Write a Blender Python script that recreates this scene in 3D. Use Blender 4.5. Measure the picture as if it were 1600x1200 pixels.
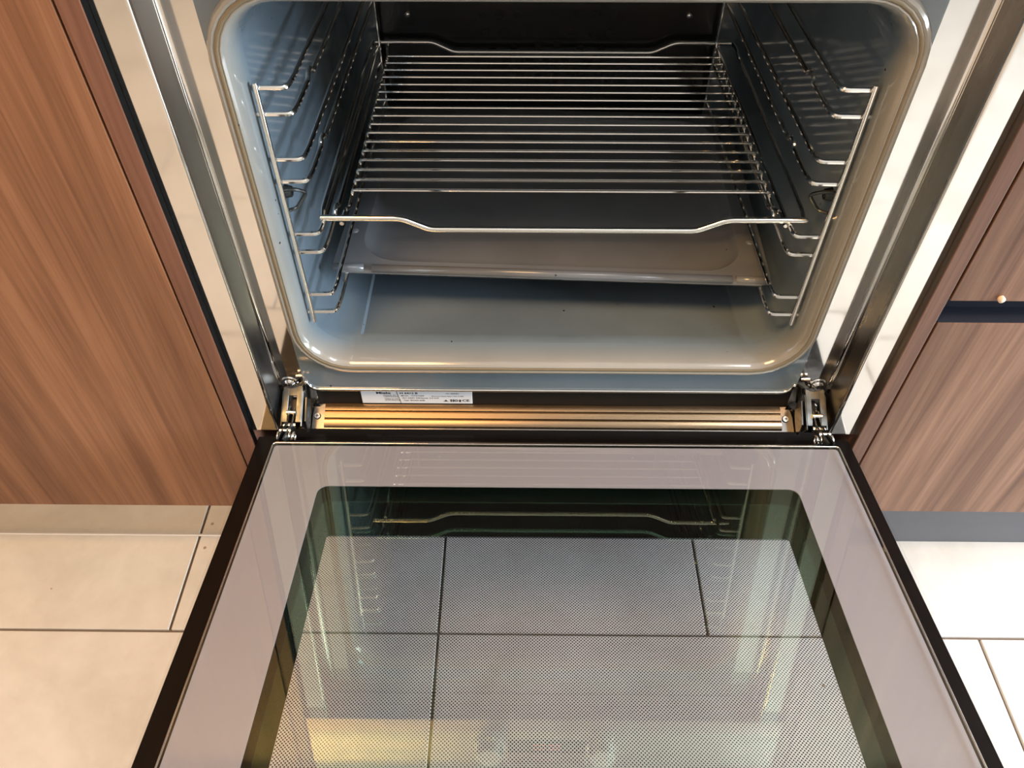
import bpy, bmesh, math, random
from mathutils import Vector, Matrix
random.seed(7)
S = bpy.context.scene
for o in list(bpy.data.objects): bpy.data.objects.remove(o)

# ---------------------------------------------------------------- camera
CAM = Vector((-0.0361, -0.4951, 0.8709)); PITCH, YAW, ROLL, FPX = -47.518, -0.581, -0.031, 1221.06
def make_camera():
    p, y, r = map(math.radians, (PITCH, YAW, ROLL))
    fw = Vector((math.sin(y)*math.cos(p), math.cos(y)*math.cos(p), math.sin(p)))
    rt = Vector((math.cos(y), -math.sin(y), 0)); up = rt.cross(fw)
    r2 = rt*math.cos(r)+up*math.sin(r); u2 = -rt*math.sin(r)+up*math.cos(r)
    cd = bpy.data.cameras.new('camera'); cd.sensor_width = 36; cd.sensor_fit = 'HORIZONTAL'
    cd.lens = FPX/1600*36; cd.clip_start = .02; cd.clip_end = 50
    c = bpy.data.objects.new('camera', cd); S.collection.objects.link(c)
    m = Matrix((r2, u2, -fw)).transposed().to_4x4(); m.translation = CAM; c.matrix_world = m
    S.camera = c
make_camera()

# ---------------------------------------------------------------- light
w = bpy.data.worlds.new('world'); S.world = w; w.use_nodes = True
w.node_tree.nodes['Background'].inputs[0].default_value = (.75, .85, 1, 1)
w.node_tree.nodes['Background'].inputs[1].default_value = .3
def area(name, loc, target, size, energy, col, sy=None, spread=180):
    l = bpy.data.lights.new(name, 'AREA'); l.energy = energy; l.color = col; l.size = size
    if sy: l.shape = 'RECTANGLE'; l.size_y = sy
    l.spread = math.radians(spread)
    o = bpy.data.objects.new(name, l); S.collection.objects.link(o); o.location = loc
    o.rotation_euler = (Vector(target)-Vector(loc)).to_track_quat('-Z', 'Y').to_euler(); return o
area('window_daylight', (2.46, -.50, 1.00), (0, -.05, .5), 1.1, 168, (.76, .88, 1), .9)
area('ceiling_lamp_warm', (-.80, -.80, 2.5), (-.80, -.25, 0), .9, 56, (1, .54, .18), .5)
area('fill_light_neutral', (1.25, -.85, 2.5), (1.15, -.3, 0), .8, 9, (1, .97, .94), .5, spread=90)  # added fill, gives the right-hand fronts some frontal light
S.view_settings.view_transform = 'Standard'; S.view_settings.look = 'None'
S.view_settings.gamma = 1; S.view_settings.exposure = -0.06
S.view_settings.use_curve_mapping = False
S.cycles.transparent_max_bounces = 24; S.cycles.max_bounces = 14; S.cycles.glossy_bounces = 8

# ---------------------------------------------------------------- materials
def mat(name, base=(.5, .5, .5), rough=.5, metal=0, spec=.5, coat=0, coat_r=.05):
    m = bpy.data.materials.new(name); m.use_nodes = True; b = m.node_tree.nodes['Principled BSDF']
    b.inputs['Base Color'].default_value = (*base, 1); b.inputs['Roughness'].default_value = rough
    b.inputs['Metallic'].default_value = metal; b.inputs['Specular IOR Level'].default_value = spec
    b.inputs['Coat Weight'].default_value = coat; b.inputs['Coat Roughness'].default_value = coat_r
    return m
def N(m, t, **k):
    n = m.node_tree.nodes.new(t)
    for a, v in k.items():
        if a in n.inputs: n.inputs[a].default_value = v
        else: setattr(n, a, v)
    return n
def L(m, a, b): m.node_tree.links.new(a, b)
def bsdf(m): return m.node_tree.nodes['Principled BSDF']
def coords(m, scale=(1, 1, 1), kind='Object', rot=(0, 0, 0)):
    tc = N(m, 'ShaderNodeTexCoord'); mp = N(m, 'ShaderNodeMapping'); mp.inputs['Scale'].default_value = scale
    mp.inputs['Rotation'].default_value = rot
    L(m, tc.outputs[kind], mp.inputs['Vector']); return mp.outputs['Vector']
def noise(m, vec, scale, detail=4, rough=.5, dist=0):
    n = N(m, 'ShaderNodeTexNoise'); n.inputs['Scale'].default_value = scale; n.inputs['Detail'].default_value = detail
    n.inputs['Roughness'].default_value = rough; n.inputs['Distortion'].default_value = dist
    L(m, vec, n.inputs['Vector']); return n.outputs['Fac']
def ramp(m, fac, stops):
    r = N(m, 'ShaderNodeValToRGB'); e = r.color_ramp.elements
    while len(e) < len(stops): e.new(.5)
    for i, (p, c) in enumerate(stops):
        e[i].position = p; e[i].color = (*c, 1) if len(c) == 3 else c
    L(m, fac, r.inputs[0]); return r.outputs[0]
def bump(m, fac, strength, dist=.001):
    b = N(m, 'ShaderNodeBump'); b.inputs['Strength'].default_value = strength; b.inputs['Distance'].default_value = dist
    L(m, fac, b.inputs['Height']); L(m, b.outputs[0], bsdf(m).inputs['Normal'])
def mixc(m, fac, a, b, mode='MIX'):
    n = N(m, 'ShaderNodeMix'); n.data_type = 'RGBA'; n.blend_type = mode
    for s, i in ((a, 6), (b, 7)):
        if isinstance(s, tuple): n.inputs[i].default_value = (*s, 1)
        else: L(m, s, n.inputs[i])
    if isinstance(fac, float): n.inputs[0].default_value = fac
    else: L(m, fac, n.inputs[0])
    return n.outputs[2]

def walnut(name, seed, c0, c1, c2):
    m = mat(name, rough=.42, spec=.35)
    tc = N(m, 'ShaderNodeTexCoord'); mp = N(m, 'ShaderNodeMapping')
    mp.inputs['Location'].default_value = (seed*3.1, seed*1.7, seed); L(m, tc.outputs['Object'], mp.inputs[0])
    def st(sx, sz):
        q = N(m, 'ShaderNodeMapping'); q.inputs['Scale'].default_value = (sx, sx, sz); L(m, mp.outputs[0], q.inputs[0]); return q.outputs[0]
    broad = noise(m, st(9, .55), 1.6, 3, .5, .4)
    mid = noise(m, st(38, 1.3), 1.5, 5, .6, .5)
    fine = noise(m, st(260, 6), 1.2, 4, .6)
    col = ramp(m, mid, [(.30, c0), (.5, c1), (.68, c2)])
    col2 = ramp(m, broad, [(.34, (.72, .70, .68)), (.6, (1.08, 1.08, 1.08))])
    col = mixc(m, 1.0, col, col2, 'MULTIPLY')
    col3 = ramp(m, fine, [(.36, (.74, .73, .72)), (.55, (1, 1, 1))])
    col = mixc(m, .8, col, col3, 'MULTIPLY')
    L(m, col, bsdf(m).inputs['Base Color']); bump(m, fine, .12, .0004)
    return m
wood_left = walnut('walnut_warm_lit', 1, (.155, .066, .032), (.215, .098, .050), (.275, .132, .070))  # same walnut as on the right, warm lamplight mixed into its colour
wood_right = walnut('walnut_cool_lit', 5, (.125, .060, .037), (.205, .110, .070), (.30, .172, .112))  # same walnut again, cooler light mixed into its colour
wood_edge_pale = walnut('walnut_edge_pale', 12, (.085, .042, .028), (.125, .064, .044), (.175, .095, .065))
wood_edge = walnut('walnut_edge', 9, (.15, .066, .042), (.23, .105, .068), (.30, .145, .095))

def steel(name, base, rough, streak=.25, aniso=0, sc=(1, 1, 1)):
    m = mat(name, base, rough, 1)
    v = coords(m, sc)
    n = noise(m, v, 60, 3)
    mr = N(m, 'ShaderNodeMapRange'); mr.inputs[1].default_value = .3; mr.inputs[2].default_value = .7
    mr.inputs[3].default_value = rough*(1-streak); mr.inputs[4].default_value = rough*(1+streak)
    L(m, n, mr.inputs[0]); L(m, mr.outputs[0], bsdf(m).inputs['Roughness']); return m
polished = steel('polished_steel', (.74, .72, .69), .07, .3, sc=(1, 1, .06))
satin = steel('satin_steel', (.27, .20, .13), .28, .3, sc=(.05, 1, 1))
return_steel = steel('return_steel', (.23, .22, .21), .30, .2, sc=(1, 1, .06))
darksteel = steel('dark_steel', (.24, .22, .20), .14, .3)
chrome = mat('chrome_wire', (.88, .86, .82), .08, 1)
zinc = steel('zinc_plated_steel', (.085, .09, .09), .40, .4)
brushed = steel('brushed_steel', (.30, .295, .285), .42, .3, sc=(.03, 1, 1))

def enamel(name, base, rough=.16, specks=True, mott=.12, spec_=.5, front_sheen=False):
    m = mat(name, base, rough, 0, spec_, .0)
    v = coords(m); n = noise(m, v, 9, 3)
    col = ramp(m, n, [(.3, tuple(c*(1-mott) for c in base)), (.7, tuple(c*(1+mott) for c in base))])
    if front_sheen:     # warm floor reflection on the lip, painted as paler colour towards the front
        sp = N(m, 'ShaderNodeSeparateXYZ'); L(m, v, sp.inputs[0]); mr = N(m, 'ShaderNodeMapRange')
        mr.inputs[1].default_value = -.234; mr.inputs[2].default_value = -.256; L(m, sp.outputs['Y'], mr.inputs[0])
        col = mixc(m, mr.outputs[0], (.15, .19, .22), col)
    if specks:
        vo = N(m, 'ShaderNodeTexVoronoi'); vo.inputs['Scale'].default_value = 55; L(m, v, vo.inputs['Vector'])
        lt = N(m, 'ShaderNodeMath', operation='LESS_THAN'); lt.inputs[1].default_value = .055; L(m, vo.outputs['Distance'], lt.inputs[0])
        big = noise(m, v, 33, 1); gt = N(m, 'ShaderNodeMath', operation='GREATER_THAN'); gt.inputs[1].default_value = .53; L(m, big, gt.inputs[0])
        mu = N(m, 'ShaderNodeMath', operation='MULTIPLY'); L(m, lt.outputs[0], mu.inputs[0]); L(m, gt.outputs[0], mu.inputs[1])
        col = mixc(m, mu.outputs[0], col, (.012, .010, .008))
    L(m, col, bsdf(m).inputs['Base Color'])
    fn = noise(m, v, 700, 2); bump(m, fn, .04, .0002)
    return m
cav_mat = enamel('grey_enamel', (.14, .18, .215), .09, spec_=.95)
rim_mat = enamel('rim_enamel', (.25, .24, .215), .12, spec_=.95, front_sheen=True)
tray_mat = enamel('tray_enamel', (.16, .17, .185), .22, spec_=.8)
back_mat = enamel('black_enamel', (.012, .012, .013), .2, False)
gasket_mat = mat('brown_silicone', (.17, .135, .085), .4)
black_gloss = mat('black_print', (.005, .004, .004), .4, 0, .12)
lilac = mat('lilac_print', (.285, .29, .315), .55, 0, .3)
lilac_n = None
rubber = mat('black_plastic', (.02, .02, .024), .45)
navy = mat('dark_channel', (.016, .018, .028), .4)
plinth_grey = mat('plinth_grey', (.105, .11, .125), .42)
plinth_alu = steel('plinth_foil', (.58, .555, .52), .06, .3)
label_white = mat('label_foil', (.72, .76, .80), .35)
ink = mat('label_ink', (.008, .008, .012), .7, 0, .1)
wall_mat = mat('painted_wall', (.50, .47, .43), .8)
ceil_mat = mat('painted_ceiling', (.85, .84, .81), .9)
stone = mat('worktop_stone', (.42, .40, .37), .35)
L(stone, noise(stone, coords(stone), 40, 5), N(stone, 'ShaderNodeMath').inputs[0])
grout = mat('grout', (.13, .095, .07), .9)
red_led = mat('red_display', (.05, 0, 0), .4); bsdf(red_led).inputs['Emission Color'].default_value = (1, .12, .05, 1); bsdf(red_led).inputs['Emission Strength'].default_value = 1.6
pad_mat = mat('clear_bumper', (.75, .55, .38), .2)

def tile_material():
    m = mat('ivory_tile', rough=.30, spec=.45)
    v = coords(m); n = noise(m, v, 5.5, 6, .62, .6); n2 = noise(m, v, 42, 4, .6)
    c = ramp(m, n, [(.33, (.50, .475, .43)), (.52, (.565, .545, .50)), (.70, (.61, .59, .55))])
    c = mixc(m, .35, c, ramp(m, n2, [(.35, (.86, .85, .84)), (.6, (1, 1, 1))]), 'MULTIPLY')
    ge = N(m, 'ShaderNodeTexCoord')
    vo = N(m, 'ShaderNodeTexVoronoi'); vo.inputs['Scale'].default_value = 14; L(m, v, vo.inputs['Vector'])
    lt = N(m, 'ShaderNodeMath', operation='LESS_THAN'); lt.inputs[1].default_value = .028; L(m, vo.outputs['Distance'], lt.inputs[0])
    c = mixc(m, lt.outputs[0], c, (.30, .22, .15))
    L(m, c, bsdf(m).inputs['Base Color']); bump(m, n2, .05, .0005)
    return m
tile_mat = tile_material()

def pane(name, trans, refl_tint, base_refl, f0ior=1.45):
    """coated oven glass: clear body with a tinted mirror coating"""
    m = bpy.data.materials.new(name); m.use_nodes = True; nt = m.node_tree; nt.nodes.clear()
    out = nt.nodes.new('ShaderNodeOutputMaterial'); mx = nt.nodes.new('ShaderNodeMixShader')
    tr = nt.nodes.new('ShaderNodeBsdfTransparent'); tr.inputs[0].default_value = (*trans, 1)
    gl = nt.nodes.new('ShaderNodeBsdfGlossy'); gl.inputs[0].default_value = (*refl_tint, 1); gl.inputs['Roughness'].default_value = .012
    fr = nt.nodes.new('ShaderNodeFresnel'); fr.inputs[0].default_value = f0ior
    ad = nt.nodes.new('ShaderNodeMath'); ad.operation = 'ADD'; ad.inputs[1].default_value = base_refl; ad.use_clamp = True
    geo = nt.nodes.new('ShaderNodeNewGeometry'); fl = nt.nodes.new('ShaderNodeMath'); fl.operation = 'SUBTRACT'; fl.inputs[0].default_value = 1
    mu = nt.nodes.new('ShaderNodeMath'); mu.operation = 'MULTIPLY'     # reflect on the entry face only
    nt.links.new(fr.outputs[0], ad.inputs[0]); nt.links.new(geo.outputs['Backfacing'], fl.inputs[1])
    nt.links.new(ad.outputs[0], mu.inputs[0]); nt.links.new(fl.outputs[0], mu.inputs[1])
    nt.links.new(mu.outputs[0], mx.inputs[0]); nt.links.new(tr.outputs[0], mx.inputs[1]); nt.links.new(gl.outputs[0], mx.inputs[2])
    nt.links.new(mx.outputs[0], out.inputs[0]); return m
glass_inner = pane('coated_inner_glass', (.985, .975, .985), (.90, 1, .74), .11)
glass_mid = pane('coated_middle_glass', (.985, .975, .985), (.45, 1, .68), .07)
glass_outer = pane('front_glass', (.97, .97, .97), (1, 1, 1), .0, 1.22)

def dots_material():
    m = bpy.data.materials.new('dot_screen_print'); m.use_nodes = True; nt = m.node_tree; nt.nodes.clear()
    def n(t, **k):
        q = nt.nodes.new(t)
        for a, v in k.items(): setattr(q, a, v)
        return q
    out = n('ShaderNodeOutputMaterial'); mx = n('ShaderNodeMixShader'); tr = n('ShaderNodeBsdfTransparent')
    df = n('ShaderNodeBsdfDiffuse'); df.inputs[0].default_value = (.012, .010, .012, 1)
    tc = n('ShaderNodeTexCoord'); sx = n('ShaderNodeSeparateXYZ'); nt.links.new(tc.outputs['UV'], sx.inputs[0])
    P = .0027
    # staggered lattice: cos(a)*... > threshold, a = two diagonal waves
    def wave(sock_a, sock_b, sign):
        s = n('ShaderNodeMath', operation='ADD' if sign > 0 else 'SUBTRACT'); nt.links.new(sock_a, s.inputs[0]); nt.links.new(sock_b, s.inputs[1])
        k = n('ShaderNodeMath', operation='MULTIPLY'); k.inputs[1].default_value = 2*math.pi/P; nt.links.new(s.outputs[0], k.inputs[0])
        c = n('ShaderNodeMath', operation='COSINE'); nt.links.new(k.outputs[0], c.inputs[0]); return c.outputs[0]
    a = wave(sx.outputs[0], sx.outputs[1], 1); b = wave(sx.outputs[0], sx.outputs[1], -1)
    s = n('ShaderNodeMath', operation='ADD'); nt.links.new(a, s.inputs[0]); nt.links.new(b, s.inputs[1])
    g = n('ShaderNodeMath', operation='GREATER_THAN'); g.inputs[1].default_value = .42; nt.links.new(s.outputs[0], g.inputs[0])
    nt.links.new(g.outputs[0], mx.inputs[0]); nt.links.new(tr.outputs[0], mx.inputs[1]); nt.links.new(df.outputs[0], mx.inputs[2])
    nt.links.new(mx.outputs[0], out.inputs[0]); return m
dots_mat = dots_material()

# ---------------------------------------------------------------- helpers
ORG = {}
def thing(name, loc, label, cat, group=None):
    o = bpy.data.objects.new(name, None); S.collection.objects.link(o); o.location = loc; o.empty_display_size = .05
    o['label'] = label; o['category'] = cat
    if group: o['group'] = group
    ORG[o.name] = Vector(loc); return o
def obj(name, bm, m, parent=None, smooth=False, label=None, auto=False):
    """bm holds world coordinates; links one mesh object"""
    me = bpy.data.meshes.new(name)
    base = ORG.get(parent.name, Vector((0, 0, 0))) if parent else Vector((0, 0, 0))
    if isinstance(bm, bmesh.types.BMesh):
        bmesh.ops.translate(bm, vec=-base, verts=bm.verts); bmesh.ops.recalc_face_normals(bm, faces=bm.faces)
        bm.to_mesh(me); bm.free()
    else:
        me = bm; me.name = name
        me.transform(Matrix.Translation(-base))
    for p in me.polygons: p.use_smooth = smooth or auto
    if auto: me.set_sharp_from_angle(angle=math.radians(35))
    me.materials.clear(); me.materials.append(m)
    o = bpy.data.objects.new(name, me); S.collection.objects.link(o)
    if parent: o.parent = parent
    ORG[o.name] = base
    if label: o['label'] = label
    return o
def struct(name, bm, m, parent=None, **k):
    o = obj(name, bm, m, parent, **k)
    if not parent: o['kind'] = 'structure'
    return o
def box(bm, x0, x1, y0, y1, z0, z1, bev=0, seg=2, T=None):
    r = bmesh.ops.create_cube(bm, size=1); vs = r['verts']
    for v in vs: v.co = Vector((x0+(v.co.x+.5)*(x1-x0), y0+(v.co.y+.5)*(y1-y0), z0+(v.co.z+.5)*(z1-z0)))
    if bev:
        es = list({e for v in vs for e in v.link_edges})
        g = bmesh.ops.bevel(bm, geom=es, offset=bev, segments=seg, profile=.5, affect='EDGES')
        vs = list({v for f in g['faces'] for v in f.verts} | {v for v in vs if v.is_valid})
    if T:
        allv = set()
        stack = [v for v in vs if v.is_valid]
        while stack:
            v = stack.pop()
            if v in allv: continue
            allv.add(v); stack += [e.other_vert(v) for e in v.link_edges]
        for v in allv: v.co = T(v.co)
    return bm
def nb(): return bmesh.new()
def bx(*a, **k): return box(nb(), *a, **k)
def round_path(pts, r, seg=5):
    """fillet the corners of an open polyline"""
    pts = [Vector(p) for p in pts]; out = [pts[0]]
    for i in range(1, len(pts)-1):
        a, b, c = pts[i-1], pts[i], pts[i+1]
        d = min(r, (a-b).length*.49, (c-b).length*.49); p0 = b+(a-b).normalized()*d; p1 = b+(c-b).normalized()*d
        for k in range(seg+1):
            t = k/seg; out.append(p0*(1-t)**2+b*2*t*(1-t)+p1*t*t)
    out.append(pts[-1]); return out
def tube(bm, pts, r, seg=10, closed=False, cap=True):
    pts = [Vector(p) for p in pts]; n = len(pts); rings = []; prev = None
    for i, p in enumerate(pts):
        if closed: t = (pts[(i+1) % n]-pts[i-1]).normalized()
        else: t = ((pts[min(i+1, n-1)]-p).normalized()+(p-pts[max(i-1, 0)]).normalized()).normalized()
        if prev is None:
            u = Vector((0, 0, 1)) if abs(t.z) < .9 else Vector((1, 0, 0))
            u = (u-t*u.dot(t)).normalized()
        else: u = (prev-t*prev.dot(t)).normalized()
        prev = u; v = t.cross(u)
        rings.append([bm.verts.new(p+(u*math.cos(2*math.pi*k/seg)+v*math.sin(2*math.pi*k/seg))*r) for k in range(seg)])
    m = n if closed else n-1
    for i in range(m):
        a, b = rings[i], rings[(i+1) % n]
        for k in range(seg): bm.faces.new((a[k], a[(k+1) % seg], b[(k+1) % seg], b[k]))
    if cap and not closed: bm.faces.new(rings[0][::-1]); bm.faces.new(rings[-1])
    return bm
def cyl(bm, c, axis, r, h, seg=20, r2=None, bev=0):
    axis = Vector(axis).normalized(); q = Vector((0, 0, 1)).rotation_difference(axis)
    R = bmesh.ops.create_cone(bm, cap_ends=True, segments=seg, radius1=r, radius2=r if r2 is None else r2, depth=h)
    vs = R['verts']
    if bev:
        es = [e for v in vs for e in v.link_edges if e.is_valid and abs(e.verts[0].co.z-e.verts[1].co.z) < 1e-6 and e.verts[0].co.z > 0]
        g = bmesh.ops.bevel(bm, geom=list(set(es)), offset=bev, segments=2, affect='EDGES'); vs = list({v for f in g['faces'] for v in f.verts} | {v for v in vs if v.is_valid})
    for v in vs: v.co = q @ v.co + Vector(c)+axis*h/2
    return bm
def prism(bm, prof, f0, f1):
    """prof = list of 2D points; f0/f1 map a 2D point to the two end positions"""
    a = [bm.verts.new(f0(p)) for p in prof]; b = [bm.verts.new(f1(p)) for p in prof]; n = len(prof)
    for i in range(n): bm.faces.new((a[i], a[(i+1) % n], b[(i+1) % n], b[i]))
    bm.faces.new(a[::-1]); bm.faces.new(b); return bm
def frame_plate(bm, outer, inner, f, h0, h1):
    """flat ring between two closed outlines of equal count; f(u,v,h) -> position"""
    n = len(outer); A = [[bm.verts.new(f(*p, h)) for p in o] for o in (outer, inner) for h in (h0, h1)]
    o0, o1, i0, i1 = A
    for k in range(n):
        j = (k+1) % n
        bm.faces.new((o0[k], o0[j], i0[j], i0[k])); bm.faces.new((o1[k], i1[k], i1[j], o1[j]))
        bm.faces.new((o0[k], o1[k], o1[j], o0[j])); bm.faces.new((i0[k], i0[j], i1[j], i1[k]))
    return bm
def rrect(x0, x1, y0, y1, r, seg=6):
    out = []
    for cx, cy, a0 in ((x0+r, y0+r, 180), (x1-r, y0+r, 270), (x1-r, y1-r, 0), (x0+r, y1-r, 90)):
        for k in range(seg+1):
            a = math.radians(a0+90*k/seg); out.append((cx+r*math.cos(a), cy+r*math.sin(a)))
    return out

# ================================================================= SETTING
bm = bx(-2.4, 2.5, -3.0, .62, -.05, -.0035)
floor = struct('floor', bm, grout)
YJ = -.0935; rows = [YJ-.315*k for k in range(0, 9)]
def tile(x0, x1, y0, y1, z):
    g = .0015
    bm = bx(x0+g, x1-g, y0+g, y1-g, -.010, z, bev=.0009, seg=1)
    obj('tile', bm, tile_mat, floor)
jit = lambda: random.uniform(-.0002, .0002)
A = [-2.335, -1.704, -1.073, -.4423, -.1267, .1885, .8195, 1.450, 2.08, 2.49]
B = [-2.39, -2.02, -1.389, -.758, -.1267, .503, 1.134, 1.765, 2.396, 2.49]
for i in range(len(A)-1): tile(A[i], A[i+1], YJ, .22, jit())
for k in range(8):
    J = B if k % 2 == 0 else [x for x in A if x != -.1267]
    for i in range(len(J)-1): tile(J[i], J[i+1], rows[k+1], rows[k], jit())
struct('ceiling', bx(-2.4, 2.5, -3.0, .62, 2.6, 2.65), ceil_mat)
struct('wall_back', bx(-2.4, 2.5, .62, .67, 0, 2.6), wall_mat)
struct('wall_left', bx(-2.45, -2.4, -3.0, .67, 0, 2.6), wall_mat)
struct('wall_front', bx(-2.4, 2.5, -3.05, -3.0, 0, 2.6), wall_mat)
bm = nb(); Y0, Y1, Z0, Z1 = -1.10, .10, .52, 1.48
box(bm, 2.5, 2.55, -3.0, Y0, 0, 2.6); box(bm, 2.5, 2.55, Y1, .67, 0, 2.6)
box(bm, 2.5, 2.55, Y0, Y1, 0, Z0); box(bm, 2.5, 2.55, Y0, Y1, Z1, 2.6)
struct('wall_right', bm, wall_mat)
bm = nb()
for a in ((Y0, Y0+.05, Z0, Z1), (Y1-.05, Y1, Z0, Z1), (Y0, Y1, Z0, Z0+.05), (Y0, Y1, Z1-.05, Z1)): box(bm, 2.5, 2.54, *a)
win = struct('window_1', bm, mat('white_window_frame', (.8, .8, .8), .4))
ZW = .1335; YP = .035
struct('baseboard_left', bx(-2.3, -.2975, YP, YP+.016, 0, ZW+.01), plinth_alu)
bm = nb(); tube(bm, [(-2.3, YP-.0005, .0012), (-.2975, YP-.0005, .0012)], .0013, 6)
struct('trim_1', bm, mat('clear_sealant', (.75, .72, .68), .15))
struct('baseboard_right', bx(-.2975, 2.3, YP, YP+.016, 0, ZW+.01), plinth_grey)

# ================================================================= CABINETS
YD = -.0080
cl = thing('tall_cabinet', (-.6, .25, ZW), 'walnut cabinet with painted-in warm light and one plain door left of the oven', 'cabinet')
obj('side_panel', bx(-.3182, -.3021, YD, .60, ZW, .87, bev=.0009), wood_edge, cl)
obj('cabinet_door', bx(-.918, -.3198, YD, .0115, ZW, .868, bev=.0006), wood_left, cl)
bm = nb(); box(bm, -.918, -.3185, .0125, .028, ZW, .87); box(bm, -.934, -.918, .0, .6, ZW, .87); box(bm, -.918, -.3185, .028, .6, ZW, ZW+.016)
obj('body', bm, mat('carcass_dark', (.03, .025, .02), .6), cl)
obj('gap_shade', bx(-.3020, -.3018, YD+.0006, 0, ZW+.1, .87), mat('gap_shade_black', (.004, .004, .004), .6, 0, .05), cl)  # black strip painted in for the shade on the panel's inner face
cr = thing('drawer_cabinet', (.6, .25, ZW), 'walnut drawer cabinet with painted-in cool light and black grip channel right of the oven', 'cabinet')
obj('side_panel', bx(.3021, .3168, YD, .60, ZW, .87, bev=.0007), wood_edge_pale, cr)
obj('drawer_front', bx(.3188, .918, YD, .0115, ZW, .4187, bev=.0006), wood_right, cr)
obj('drawer_front', bx(.3188, .918, YD, .0115, .4435, .868, bev=.0006), wood_right, cr)
bm = nb(); box(bm, .3170, .918, .0122, .0160, .40, .47); box(bm, .3188, .918, YD+.0008, .0125, .4187, .4193); box(bm, .3188, .918, YD+.004, .0125, .4432, .4436)
obj('grip_channel', bm, navy, cr, label='black recessed grip channel')
bm = nb(); box(bm, .3170, .918, .0165, .6, ZW, ZW+.016); box(bm, .918, .934, .0, .6, ZW, .87); box(bm, .3170, .918, .58, .6, ZW, .87)
obj('body', bm, mat('carcass_dark2', (.03, .025, .02), .6), cr)
bm = nb(); cyl(bm, (.3585, YD+.002, .4470), (0, -1, 0), .0028, .005, 16); obj('bumper', bm, pad_mat, cr, True, label='small round bumper pad at the lower edge')
bm = bx(-.94, .94, -.035, .615, .87, .90, bev=.002)
o = obj('worktop', bm, stone); o['label'] = 'grey stone worktop over the oven and cabinets'; o['category'] = 'worktop'

obj('gap_shade', bx(.3018, .3020, YD+.0006, 0, ZW+.1, .87), mat('shadow_gap_brown', (.03, .018, .012), .5), cr)  # brown strip painted in for the shade beside the right panel
# ================================================================= OVEN
oven = thing('built_in_oven', (0, .28, .2593), 'built-in steel oven with its door folded down open', 'oven')
XC = -.004
def contour(o, hw=.2265, z0=.3375, z1=.6625, r=.036, seg=7, dip=0):
    """rounded rectangle grown by o; the bottom run carries extra points"""
    x0, x1, a0, a1 = XC-hw-o, XC+hw+o, z0-o, z1+o; r = max(r+o, .004); out = []
    for cx, cz, s in ((x0+r, a0+r, 180),):
        for k in range(seg+1):
            a = math.radians(s+90*k/seg); out.append((cx+r*math.cos(a), cz+r*math.sin(a)))
    for xx in (-.193, -.1905, -.1885, 0, .1815, .184, .186):
        d = dip if -.189 < xx < .182 else 0
        out.append((xx, a0-d))
    for cx, cz, s in ((x1-r, a0+r, 270), (x1-r, a1-r, 0), (x0+r, a1-r, 90)):
        for k in range(seg+1):
            a = math.radians(s+90*k/seg); out.append((cx+r*math.cos(a), cz+r*math.sin(a)))
    return out
st = [(-.03, .4215, 0), (-.014, .419, 0), (-.004, .410, 0), (0, .394, 0), (0, .392, .003), (0, .24, .003), (0, .063, .003), (0, .0585, 0), (0, .048, 0),
      (.0006, .038, 0), (.0018, .031, 0), (.0034, .026, 0), (.0052, .0225, 0), (.0070, .0207, 0), (.0080, .0212, 0), (.0088, .0235, 0), (.0108, .0235, 0), (.0116, .0212, 0),
      (.0132, .0205, 0), (.0155, .0216, 0), (.0170, .0245, 0), (.0175, .0290, 0)]
def skin(ringlist, first_cap=False):
    bm = nb(); rings = [[bm.verts.new(p) for p in rl] for rl in ringlist]
    for a, b in zip(rings, rings[1:]):
        n = len(a)
        for k in range(n): bm.faces.new((a[k], b[k], b[(k+1) % n], a[(k+1) % n]))
    if first_cap: bm.faces.new(rings[0][::-1])
    return bm
def ringp(o_, y, d): return [(x, y, z) for x, z in contour(o_, dip=d)]
split = [i for i, t in enumerate(st) if t[1] == .048][0]
cavity = obj('cavity', skin([ringp(*t) for t in st[:split+1]], True), cav_mat, oven, auto=True)
obj('rim', skin([ringp(*t) for t in st[split:]]), rim_mat, oven, auto=True, label='rolled rim of the cavity with painted beige floor reflection')
outer = contour(0, hw=.2445, z0=.291, z1=.706, r=.010)
obj('front_plate', skin([ringp(.0175, .0290, 0), [(x, .0292, z) for x, z in outer], [(x, .034, z) for x, z in outer]]), cav_mat, oven, auto=True)
# black back wall panel with fan slots
bm = nb(); box(bm, XC-.195, XC+.195, .4135, .417, .352, .648, bev=.001)
bp = obj('back_panel', bm, back_mat, oven)
bm = nb()
for ring_, nn in ((.035, 10), (.055, 16), (.075, 22)):
    for k in range(nn):
        a = 2*math.pi*k/nn; cyl(bm, (XC+ring_*math.cos(a), .4135, .50+ring_*math.sin(a)), (0, -1, 0), .0045, .0008, 10)
obj('fan_grille', bm, mat('slot_black', (.003, .003, .003), .6), bp)
for s in (-1, 1):
    for z in (.37, .50, .63): obj('screw', cyl(nb(), (XC+s*.16, .4135, z), (0, -1, 0), .004, .003, 14, .003), chrome, bp, True)
# gasket
pts = [(x, .0222, z) for x, z in contour(.0098)]
bm = nb(); tube(bm, pts, .0020, 10, closed=True); obj('door_gasket', bm, gasket_mat, oven, True, label='brown heat-stained gasket ring')
# bright metal edge under enamel plate
pts = [(x, .0285, z) for x, z in rrect(-.2462, .2382, .2895, .72, .012, 6)[:7]]
pr = [(x, .0285, z) for x, z in rrect(-.2462, .2382, .2895, .72, .012, 6)[7:14]]
bm = nb(); tube(bm, pts+pr, .0017, 8); obj('lower_edge_strip', bm, chrome, oven, True)
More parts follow.
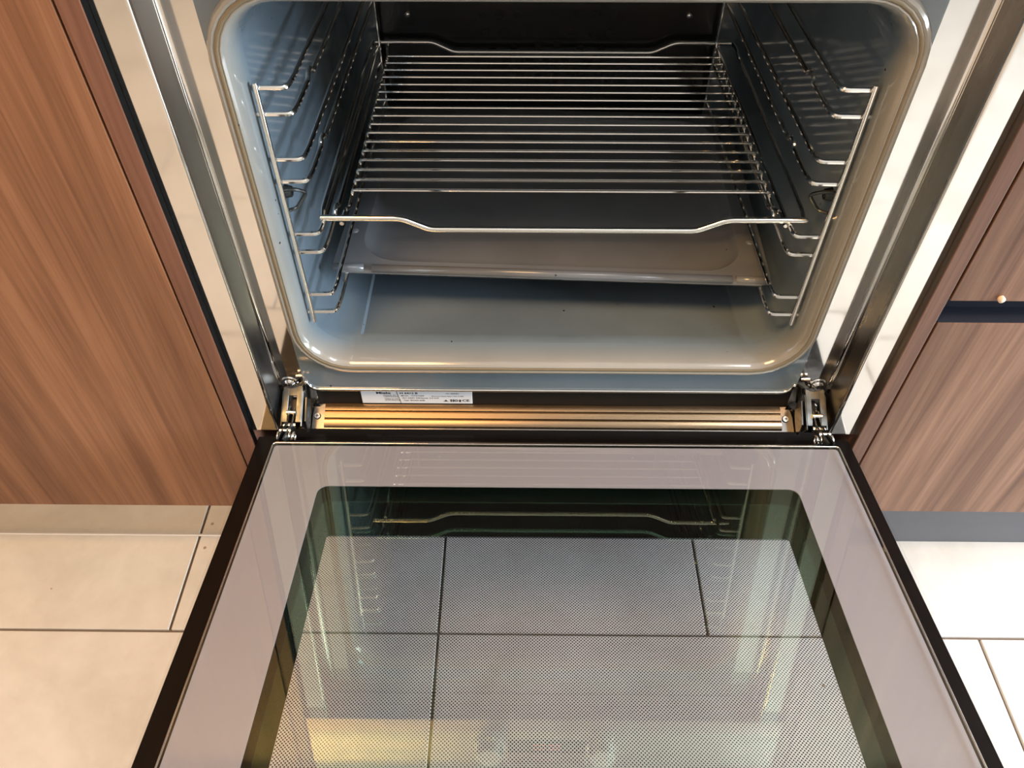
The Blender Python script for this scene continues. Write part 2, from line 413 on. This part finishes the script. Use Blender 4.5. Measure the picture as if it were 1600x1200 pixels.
# side trims (mirror steel)
for s in (-1, 1):
    prof = [(.3015, .05), (.3015, 0), (.2800, 0), (.2790, 0), (.2777, .0001), (.2771, .0005), (.2767, .0011), (.2765, .0020), (.27635, .0032), (.27445, .0258), (.2742, .0270), (.2739, .0284), (.2731, .0296), (.2718, .0303), (.2705, .0305), (.2690, .0305), (.2400, .0305), (.2390, .0305), (.2390, .034), (.280, .034), (.280, .05)]
    bm = nb(); prism(bm, prof, lambda p: Vector((s*p[0], p[1], .2593)), lambda p: Vector((s*p[0], p[1], .733)))
    obj('side_trim', bm, polished, oven, auto=True, label='mirror-polished steel side trim')
    bm = nb(); prism(bm, [(.2763, .0026), (.2760, .0026), (.2738, .0268), (.2741, .0268)], lambda p: Vector((s*p[0], p[1], .2593)), lambda p: Vector((s*p[0], p[1], .733)))
    obj('return_face', bm, return_steel, oven, label='dull brushed steel return face')
bm = nb(); box(bm, -.24, .24, .0305, .034, .7065, .733); obj('top_strip', bm, polished, oven)
# bottom panel, ledge
bm = nb(); box(bm, -.2745, .2745, .0332, .036, .2585, .2915)
obj('lower_panel', bm, mat('recess_shade_black', (.018, .015, .012), .5, 0, .1), oven)  # coloured black in place of the shade inside the open gap
LA = math.radians(25.5)
def LG(x, u, h): return Vector((x, .0325-u*math.cos(LA)-h*math.sin(LA), .2628-u*math.sin(LA)+h*math.cos(LA)))
bm = nb(); box(bm, -.2745, .2745, -.001, .0262, -.004, -.0012, T=lambda v: LG(v.x, v.y, v.z))
ledge = obj('ledge', bm, darksteel, oven)
obj('lower_skirt', bx(-.2745, .2745, .0095, .0115, .228, .2495), mat('skirt_black', (.006, .005, .005), .5, 0, .1), ledge)
prof = [(-.0005, -.0012), (-.0005, .0004), (.0012, .0012), (.0070, .0012), (.0082, .0002), (.0095, .0012), (.0150, .0013), (.0162, .0003), (.0175, .0013), (.0232, .0012), (.0248, .0002), (.0252, -.0012)]
bm = nb(); prism(bm, prof, lambda p: LG(-.2335, *p), lambda p: LG(.2335, *p))
obj('ribbed_strip', bm, satin, ledge, auto=True, label='golden ribbed steel strip')
def screw(x, y, z, ax, r, parent, base=False):
    bm = nb(); a = Vector(ax)
    if base: cyl(bm, Vector((x, y, z)), ax, r*1.75, .0012, 28, r*1.55); cyl(bm, Vector((x, y, z))+a*.0012, ax, r*1.1, .002, 24, r*.8, bev=.0006)
    else: cyl(bm, Vector((x, y, z)), ax, r, .0022, 22, r*.75, bev=.0005)
    q = Vector((x, y, z))+a*(.0033 if base else .0023)
    sl = obj('screw', bm, chrome, parent, auto=True)
    bm = nb()
    e1 = Vector((1, 0, 0)); e2 = a.cross(e1)
    for u, v in ((e1, e2), (e2, e1)):
        vs = [bm.verts.new(q+u*sx*r*.45+v*sy*r*.10+a*h) for h in (-.0012, .00025) for sx, sy in ((-1, -1), (1, -1), (1, 1), (-1, 1))]
        for f in ((0, 1, 2, 3), (4, 5, 6, 7), (0, 1, 5, 4), (1, 2, 6, 5), (2, 3, 7, 6), (3, 0, 4, 7)): bm.faces.new([vs[i] for i in f])
    if parent is oven: obj('screw_slot', bm, rubber, sl)
    else: bm.free()
screw(-.2632, .0303, .2965, (0, -1, 0), .0052, oven, True)
screw(.2612, .0303, .2985, (0, -1, 0), .0052, oven, True)
for x_ in (-.2412, .2385):
    q_ = LG(x_, .0130, -.0012); screw(q_.x, q_.y, q_.z, (0, -math.sin(LA), math.cos(LA)), .0036, oven)

# rating label
lab = obj('rating_label', bx(-.195, -.082, .0322, .0331, .2645, .2832, bev=.0003, seg=1), label_white, oven, label='pale blue-white rating label with small print')
ZL = lambda z: .2645+(z-.2655)*(.0187/.0213)
def text(body, x, z, size, m, parent, name='lettering', y=.0321, bold=False, align='LEFT', sx=1.0):
    z = ZL(z); size *= .9; sx *= 1.1
    c = bpy.data.curves.new('t', 'FONT'); c.body = body; c.size = size; c.align_x = align; c.offset = size*(.03 if bold else .012)
    c.resolution_u = 2
    t = bpy.data.objects.new('t', c); S.collection.objects.link(t)
    bpy.context.view_layer.update()
    me = bpy.data.meshes.new_from_object(t.evaluated_get(bpy.context.evaluated_depsgraph_get()))
    bpy.data.objects.remove(t); bpy.data.curves.remove(c)
    me.transform(Matrix.Translation((x, y, z)) @ Matrix.Rotation(math.radians(90), 4, 'X') @ Matrix.Diagonal((sx, 1, 1, 1)))
    return obj(name, me, m, parent)
text('Miele', -.1795, .2820, .0048, ink, lab, bold=True, sx=1.45)
text('MADE IN', -.1725, .2788, .0025, ink, lab, sx=1.3); text('GERMANY', -.1725, .2764, .0025, ink, lab, sx=1.3)
text('MIELE & CIE', -.1715, .2728, .0022, ink, lab, sx=1.2); text('GUETERSLOH', -.1715, .2704, .0022, ink, lab, sx=1.2)
text('H 6412 B', -.1555, .2820, .0040, ink, lab, bold=True, sx=1.2)
text('M-Nr. 10757260', -.1545, .2780, .0028, ink, lab, sx=1.25)
text('AC 230V 50Hz', -.1535, .2741, .0028, ink, lab, sx=1.25); text('max 3.5 kW', -.1325, .2741, .0028, ink, lab, sx=1.2)
text('Typ: BO60-60B', -.1525, .2700, .0028, ink, lab, sx=1.25)
text('Nr. 300981', -.1085, .2822, .0024, ink, lab, sx=1.2)
text('Electrical Safety Appr.: NO 21887', -.1235, .2777, .0022, ink, lab, sx=1.1)
text('CE', -.0925, .2695, .0048, ink, lab, bold=True, sx=1.3)
bm = nb(); prism(bm, [(-.1588, .2868), (-.1584, .2868), (-.1550, .2656), (-.1554, .2656)], lambda p: Vector((p[0], .0320, ZL(p[1]))), lambda p: Vector((p[0], .0322, ZL(p[1]))))
obj('divider_line', bm, ink, lab)
bm = nb()      # approval marks: triangle, squares, ring, crossed bin
def flat(bm, pts): prism(bm, pts, lambda p: Vector((p[0], .0319, ZL(p[1]))), lambda p: Vector((p[0], .0322, ZL(p[1]))))
flat(bm, [(-.1105, .2697), (-.1075, .2697), (-.1090, .2725)]); flat(bm, [(-.1115, .2694), (-.1108, .2694), (-.1104, .2704)]); flat(bm, [(-.1072, .2694), (-.1065, .2694), (-.1076, .2704)])
for k in range(2):
    for j in range(2): flat(bm, [(x_-.1045+k*.0024+0, z_+.2693+j*.0022) for x_, z_ in ((0, 0), (.0016, 0), (.0016, .0014), (0, .0014))])
for k in range(12):
    a, b = 2*math.pi*k/12, 2*math.pi*(k+1)/12
    flat(bm, [(-.0985+r*math.cos(t), .2711+r*math.sin(t)) for r, t in ((.0012, a), (.0018, a), (.0018, b), (.0012, b))])
flat(bm, [(-.0958, .2725), (-.0934, .2725), (-.0940, .2700), (-.0952, .2700)]); flat(bm, [(-.0958, .2690), (-.0934, .2690), (-.0934, .2695), (-.0958, .2695)])
obj('approval_marks', bm, ink, lab)

# oven body behind (dark cavity casing) and fascia
bm = nb(); box(bm, -.28, .28, .05, .052, .2593, .29)
for a in ((-.282, -.28, .05, .56, .2593, .85), (.28, .282, .05, .56, .2593, .85), (-.28, .28, .05, .56, .2573, .2593), (-.28, .28, .558, .56, .26, .85), (-.28, .28, .05, .56, .848, .85)): box(bm, *a)
obj('casing', bm, rubber, oven)
fz = thing_f = obj('control_panel', bx(-.3015, .3015, YD, .03, .735, .852, bev=.0015), brushed, oven, label='brushed steel control fascia')
for x in (-.068, .075):
    bm = nb(); cyl(bm, (x, YD, .785), (0, -1, 0), .0205, .004, 36, bev=.0008); cyl(bm, (x, YD-.004, .785), (0, -1, 0), .0175, .016, 36, .0165, bev=.0015)
    obj('knob', bm, mat('knob_metal', (.75, .75, .73), .2, 1), fz, auto=True)
obj('display', bx(-.045, .055, YD-.001, YD+.001, .775, .80, bev=.0003, seg=1), mat('display_glass', (.01, .01, .01), .08), fz)
bm = nb()
for x0 in (-.012, -.004, .008, .016):     # four seven-segment style digits
    for a in ((0, .0006, .0, .010), (.0054, .006, .0, .010), (0, .006, 0, .0008), (0, .006, .0092, .010)): box(bm, x0+a[0], x0+a[1], YD-.0015, YD-.0008, .7825+a[2], .7825+a[3])
obj('display_digits', bm, red_led, fz)
obj('lower_filler', bx(-.2955, .2955, -.0, .016, ZW, .228), wood_edge, oven)

# hinges
def hinge(s):
    xc = s*.2605
    def q(x, y, z): return (xc+s*x, y, z)
    h = bm = nb()
    # slotted bracket: a channel sloping out of the frame
    prof0, prof1 = Vector((0, .0300, .2905)), Vector((0, -.0010, .2725))
    d = (prof1-prof0); dn = d.normalized(); up = Vector((1, 0, 0)).cross(dn); up = up if up.z > 0 else -up
    def bar(bm, x0, x1, t0, t1, h0, h1, bev=.0004):
        T = lambda v: Vector((xc+v.x, 0, 0))+prof0+dn*v.y+up*v.z
        box(bm, x0, x1, t0, t1, h0, h1, bev=bev, seg=1, T=T)
    Ld = d.length
    bar(bm, -.0095, -.0040, 0, Ld, -.001, .0012); bar(bm, .0040, .0095, 0, Ld, -.001, .0012); bar(bm, -.0095, .0095, -.002, .009, -.001, .0011)
    bar(bm, -.0105, -.0092, .004, Ld+.004, -.020, .0008); bar(bm, .0092, .0105, .004, Ld+.004, -.020, .0008)
    b = obj('hinge', bm, zinc, oven)
    bm = nb(); prism(bm, [(.010, -.001), (.034, -.003), (.043, -.016), (.040, -.022), (.022, -.022), (.010, -.016)],
        lambda p: Vector((xc-s*.0122, 0, 0))+prof0+dn*p[0]+up*p[1], lambda p: Vector((xc-s*.0135, 0, 0))+prof0+dn*p[0]+up*p[1])
    obj('side_plate', bm, zinc, b)
    bm = nb(); bar(bm, -.0035, .0035, .008, Ld-.002, -.012, -.010, 0); obj('slot', bm, rubber, b)
    # swing arm down to the door
    P = [Vector((xc, .012, .2755)), Vector((xc, -.004, .272)), Vector((xc, -.017, .279)), Vector((xc, -.036, .2865))]
    bm = nb()
    for dx in (-.0032, .0018):
        pr = []
        for i, p in enumerate(P): pr.append((p.y, p.z+(.0045, .005, .004, .0035)[i]))
        for i, p in reversed(list(enumerate(P))): pr.append((p.y, p.z-(.0045, .005, .004, .0035)[i]))
        prism(bm, pr, lambda p: Vector((xc+dx, p[0], p[1])), lambda p: Vector((xc+dx+.0014, p[0], p[1])))
    obj('hinge_arm', bm, zinc, b)
    bm = nb(); cyl(bm, (xc-.006, -.006, .2735), (1, 0, 0), .0028, .012, 16); cyl(bm, (xc-.0055, -.019, .2815), (1, 0, 0), .0024, .011, 16)
    cyl(bm, (xc-.0045, .006, .2795), (1, 0, 0), .0022, .009, 14)
    obj('pivot_pin', bm, chrome, b, auto=True)
    bm = nb()
    for dx in (-.0085, -.0045, .0065):
        c0 = Vector((xc+dx*s, -.0235, .2785)); R = .0042
        tube(bm, [c0+Vector((0, R*math.cos(a), R*math.sin(a)))*1 for a in [2*math.pi*k/14 for k in range(14)]], .0011, 6, closed=True)
    obj('spring_clip', bm, chrome, b, True)
hinge(-1); hinge(1)

# ---------------------------------------------------------------- door
DEL = math.radians(8.76); YH, ZH = -.010, .2576
def D(x, t, o): return Vector((x, YH-t*math.cos(DEL)+o*math.sin(DEL), ZH+t*math.sin(DEL)+o*math.cos(DEL)))
Tm = lambda v: D(v.x, v.y, v.z)
TE = .468
door = bpy.data.objects.new('oven_door', None); S.collection.objects.link(door); door.parent = oven
door.location = D(0, 0, 0)-ORG[oven.name]; ORG[door.name] = D(0, 0, 0); door['label'] = 'folded-down glazed oven door'
def dobj(name, bm, m, **k): return obj(name, bm, m, door, **k)
dobj('front_glass', box(nb(), -.2975, .2975, -.008, TE, -.004, 0, bev=.0006, seg=1, T=Tm), glass_outer, label='black-bordered front glass pane')
out_ = rrect(-.2970, .2970, -.0075, TE-.0005, .0015, 6); inn = rrect(-.2035, .2035, .1195, .420, .003, 6)
bm = nb(); frame_plate(bm, out_, inn, lambda u, v, h: D(u, v, h), -.0049, -.0043); dobj('black_border_print', bm, black_gloss, label='black printed border')
bm = nb(); uvl = bm.loops.layers.uv.new('UVMap')
vs = [bm.verts.new(D(x, t, -.0045)) for x, t in ((-.2038, .1192), (.2038, .1192), (.2038, .4203), (-.2038, .4203))]
f = bm.faces.new(vs)
for l, (x, t) in zip(f.loops, ((-.2038, .1192), (.2038, .1192), (.2038, .4203), (-.2038, .4203))): l[uvl].uv = (x, t)
dobj('dot_screen_print', bm, dots_mat, label='fine black dot pattern')
dobj('middle_glass', box(nb(), -.2400, .2400, .045, .440, .0125, .0155, T=Tm), glass_mid)
dobj('inner_glass', box(nb(), -.2648, .2648, .0365, .452, .0262, .030, bev=.0008, seg=1, T=Tm), glass_inner)
out_ = rrect(-.2642, .2642, .037, .4515, .003, 6); inn = rrect(-.2125, .2130, .0885, .405, .009, 6)
bm = nb(); frame_plate(bm, out_, inn, lambda u, v, h: D(u, v, h), .0252, .0259); dobj('grey_border_print', bm, lilac, label='lilac-grey printed border')
bm = nb()
out_ = rrect(-.2655, .2655, .034, .456, .003, 6); inn = rrect(-.2440, .2440, .050, .436, .003, 6)
frame_plate(bm, out_, inn, lambda u, v, h: D(u, v, h), .0003, .0248); dobj('door_frame', bm, black_gloss)
bm = nb()
tube(bm, [D(x, t, .0285) for x, t in rrect(-.2654, .2654, .0360, .4530, .003, 5)], .0007, 8, closed=True)
dobj('edge_trim', bm, chrome, smooth=True, label='thin bright metal edge around the inner glass')
bm = nb(); tube(bm, [D(x, t, .0255) for x, t in ((-.246, .0325), (.246, .0325))], .0016, 8); dobj('hinge_side_rail', bm, satin, smooth=True)
bm = nb(); tube(bm, [D(-.26, .430, -.045), D(.26, .430, -.045)], .008, 16)
for x in (-.22, .22): tube(bm, [D(x, .430, -.045), D(x, .430, -.003)], .006, 12)
dobj('door_handle', bm, brushed, smooth=True)

# ================================================================= RUNNER GRIDS (lift-out side racks)
ZS = [.5985, .5780, .5400, .5203, .4690, .4500, .4022, .3810]
def side_grid(s, label):
    xw = XC+s*.2222; xi = XC+s*.2010; xr = XC+s*.1935
    g = thing('shelf_runner_grid', (XC+s*.21, .22, .375), label, 'oven runner', 'wire shelf runner grids hung on the cavity walls')
    bm = nb(); tube(bm, [(xw, .040, .604), (xw, .040, .372)], .0021, 12); obj('front_upright', bm, chrome, g, auto=True)
    bm = nb(); tube(bm, [(xr, .400, .645), (xr, .400, .372)], .0016, 10); obj('rear_upright', bm, chrome, g, auto=True)
    for i, z in enumerate(ZS):
        # from the front upright inward, then straight back; the lower wire of each pair has a stop kink
        start = (xw+s*.006 if i in (1, 7) else xw, .0435, z)
        pts = [start, (xi, .0440, z), (XC+s*.1995, .060, z)]
        if i % 2 == 0: pts += [(xr+s*.002, .398, z)]
        else: pts += [(XC+s*.1992, .096, z), (XC+s*.1990, .100, z+.0045), (XC+s*.1985, .108, z+.0045), (XC+s*.1985, .112, z), (xr+s*.002, .398, z)]
        bm = nb(); tube(bm, round_path(pts, .005, 4), .0022, 10); obj('runner_wire', bm, chrome, g, auto=True)
    # fixing loop on the wall
    bm = nb(); xq = XC+s*.2245
    tube(bm, round_path([(xq, .050, .508), (xq-s*.010, .052, .5075), (xq-s*.016, .060, .499), (xq-s*.006, .056, .486), (xq, .050, .488)], .004, 4), .0016, 8)
    cyl(bm, (xq+s*.002, .060, .500), (-s, 0, 0), .006, .006, 16, .0045)
    obj('fixing_clip', bm, zinc, g, auto=True)
side_grid(-1, 'wire runner grid on the left cavity wall'); side_grid(1, 'wire runner grid on the right cavity wall')

# ================================================================= WIRE RACK
rack = thing('wire_rack', (0, .23, .459), 'chrome wire oven rack on the second runner level from below', 'oven rack')
RX0, RX1 = -.2055, .2095; zt = .4725; zl = .4612
yf, yr = .0615, .404
for y, nm in ((yf, 'front_wire'), (yr, 'rear_wire')):
    e = 0
    pts = [(RX0, y, zt), (-.137, y, zt), (-.113, y, zl), (.118, y, zl), (.143, y, zt), (RX1+.001, y, zt)]
    bm = nb(); tube(bm, round_path(pts, .006, 6), .0027, 12); obj(nm, bm, chrome, rack, auto=True)
for x in (RX0, RX1):
    bm = nb(); s = -1 if x < 0 else 1
    tube(bm, round_path([(x-s*.001, yf, zt), (x+s*.001, yf+.012, zt), (x+s*.001, yr-.012, zt), (x-s*.001, yr, zt)], .004, 4), .0023, 10); obj('side_wire', bm, chrome, rack, auto=True)
for x in (-.1885, .1935):
    bm = nb(); tube(bm, round_path([(x, yf-.001, zt-.0052), (x, yf+.020, zt-.0052), (x, yf+.035, .4588), (x, yr-.012, .4588), (x, yr, zt-.004)], .006, 4), .0019, 10); obj('cross_support', bm, chrome, rack, auto=True)
Y0b, Y1b = .1186, .3893
for k in range(17):
    u = k/16; y = Y0b+(Y1b-Y0b)*u
    bm = nb(); tube(bm, round_path([(-.1895, y+.0003, .4590), (-.1885, y, .4625), (.1935, y, .4625), (.1945, y+.0003, .4590)], .002, 3), .00145, 8)
    obj('bar', bm, chrome, rack, auto=True)

# ================================================================= BAKING TRAY
tray = thing('baking_tray', (0, .24, .37), 'grey enamelled baking tray pushed in slightly askew on the lowest runner level', 'tray')
TA = math.radians(-2.3); TCx, TCy = -.006, .0875
def TT(x, y, z):
    x_, y_ = x, y
    return Vector((TCx+x_*math.cos(TA)-y_*math.sin(TA), TCy+x_*math.sin(TA)+y_*math.cos(TA), z))
def rr2(x0, x1, y0, y1, r, seg=8): return rrect(x0, x1, y0, y1, r, seg)
ZR = .3885
levels = [  # x half, y0, y1, corner radius, z   (outer lip -> rim -> inner wall -> bottom)
    (.2110, .0012, .318, .012, ZR-.0060), (.2122, .0000, .319, .012, ZR-.0038), (.2118, .0008, .3185, .012, ZR-.0008), (.2100, .0030, .317, .012, ZR),
    (.1880, .0150, .300, .040, ZR), (.1865, .0165, .2985, .039, ZR-.0012), (.1840, .0190, .296, .038, ZR-.008), (.1770, .0260, .289, .036, ZR-.0135), (.1650, .0400, .278, .034, ZR-.0150)]
bm = nb(); rg = []
for hx, y0, y1, r, z in levels: rg.append([bm.verts.new(TT(x, y, z)) for x, y in rr2(-hx, hx, y0, y1, r)])
# front rim dips between the two corner tabs
for lv in range(0, 6):
    for v in rg[lv]:
        pass
for a, b in zip(rg, rg[1:]):
    n = len(a)
    for k in range(n): bm.faces.new((a[k], a[(k+1) % n], b[(k+1) % n], b[k]))
bm.faces.new(rg[-1])
pan = obj('pan', bm, tray_mat, tray, auto=True)
m_ = pan.modifiers.new('thickness', 'SOLIDIFY'); m_.thickness = .0008; m_.offset = -1
bm = nb(); tube(bm, round_path([TT(-.172, .0035, ZR-.0006), TT(.174, .0035, ZR-.0006)], .003), .0042, 12)
obj('front_bead', bm, tray_mat, tray, True, label='rounded front bead of the tray')
for x in (-.194, .194):
    bm = nb(); tube(bm, [TT(x-.016, .0040, ZR-.0010), TT(x+.014, .0040, ZR-.0010)], .0040, 12); obj('corner_tab', bm, tray_mat, tray, True)
    bm = nb(); bmesh.ops.create_uvsphere(bm, u_segments=14, v_segments=8, radius=.0045)
    for v in bm.verts: v.co = TT(x*1.03, .062, ZR)+Vector((v.co.x, v.co.y, v.co.z*.5))
    obj('stop_bump', bm, tray_mat, tray, True)
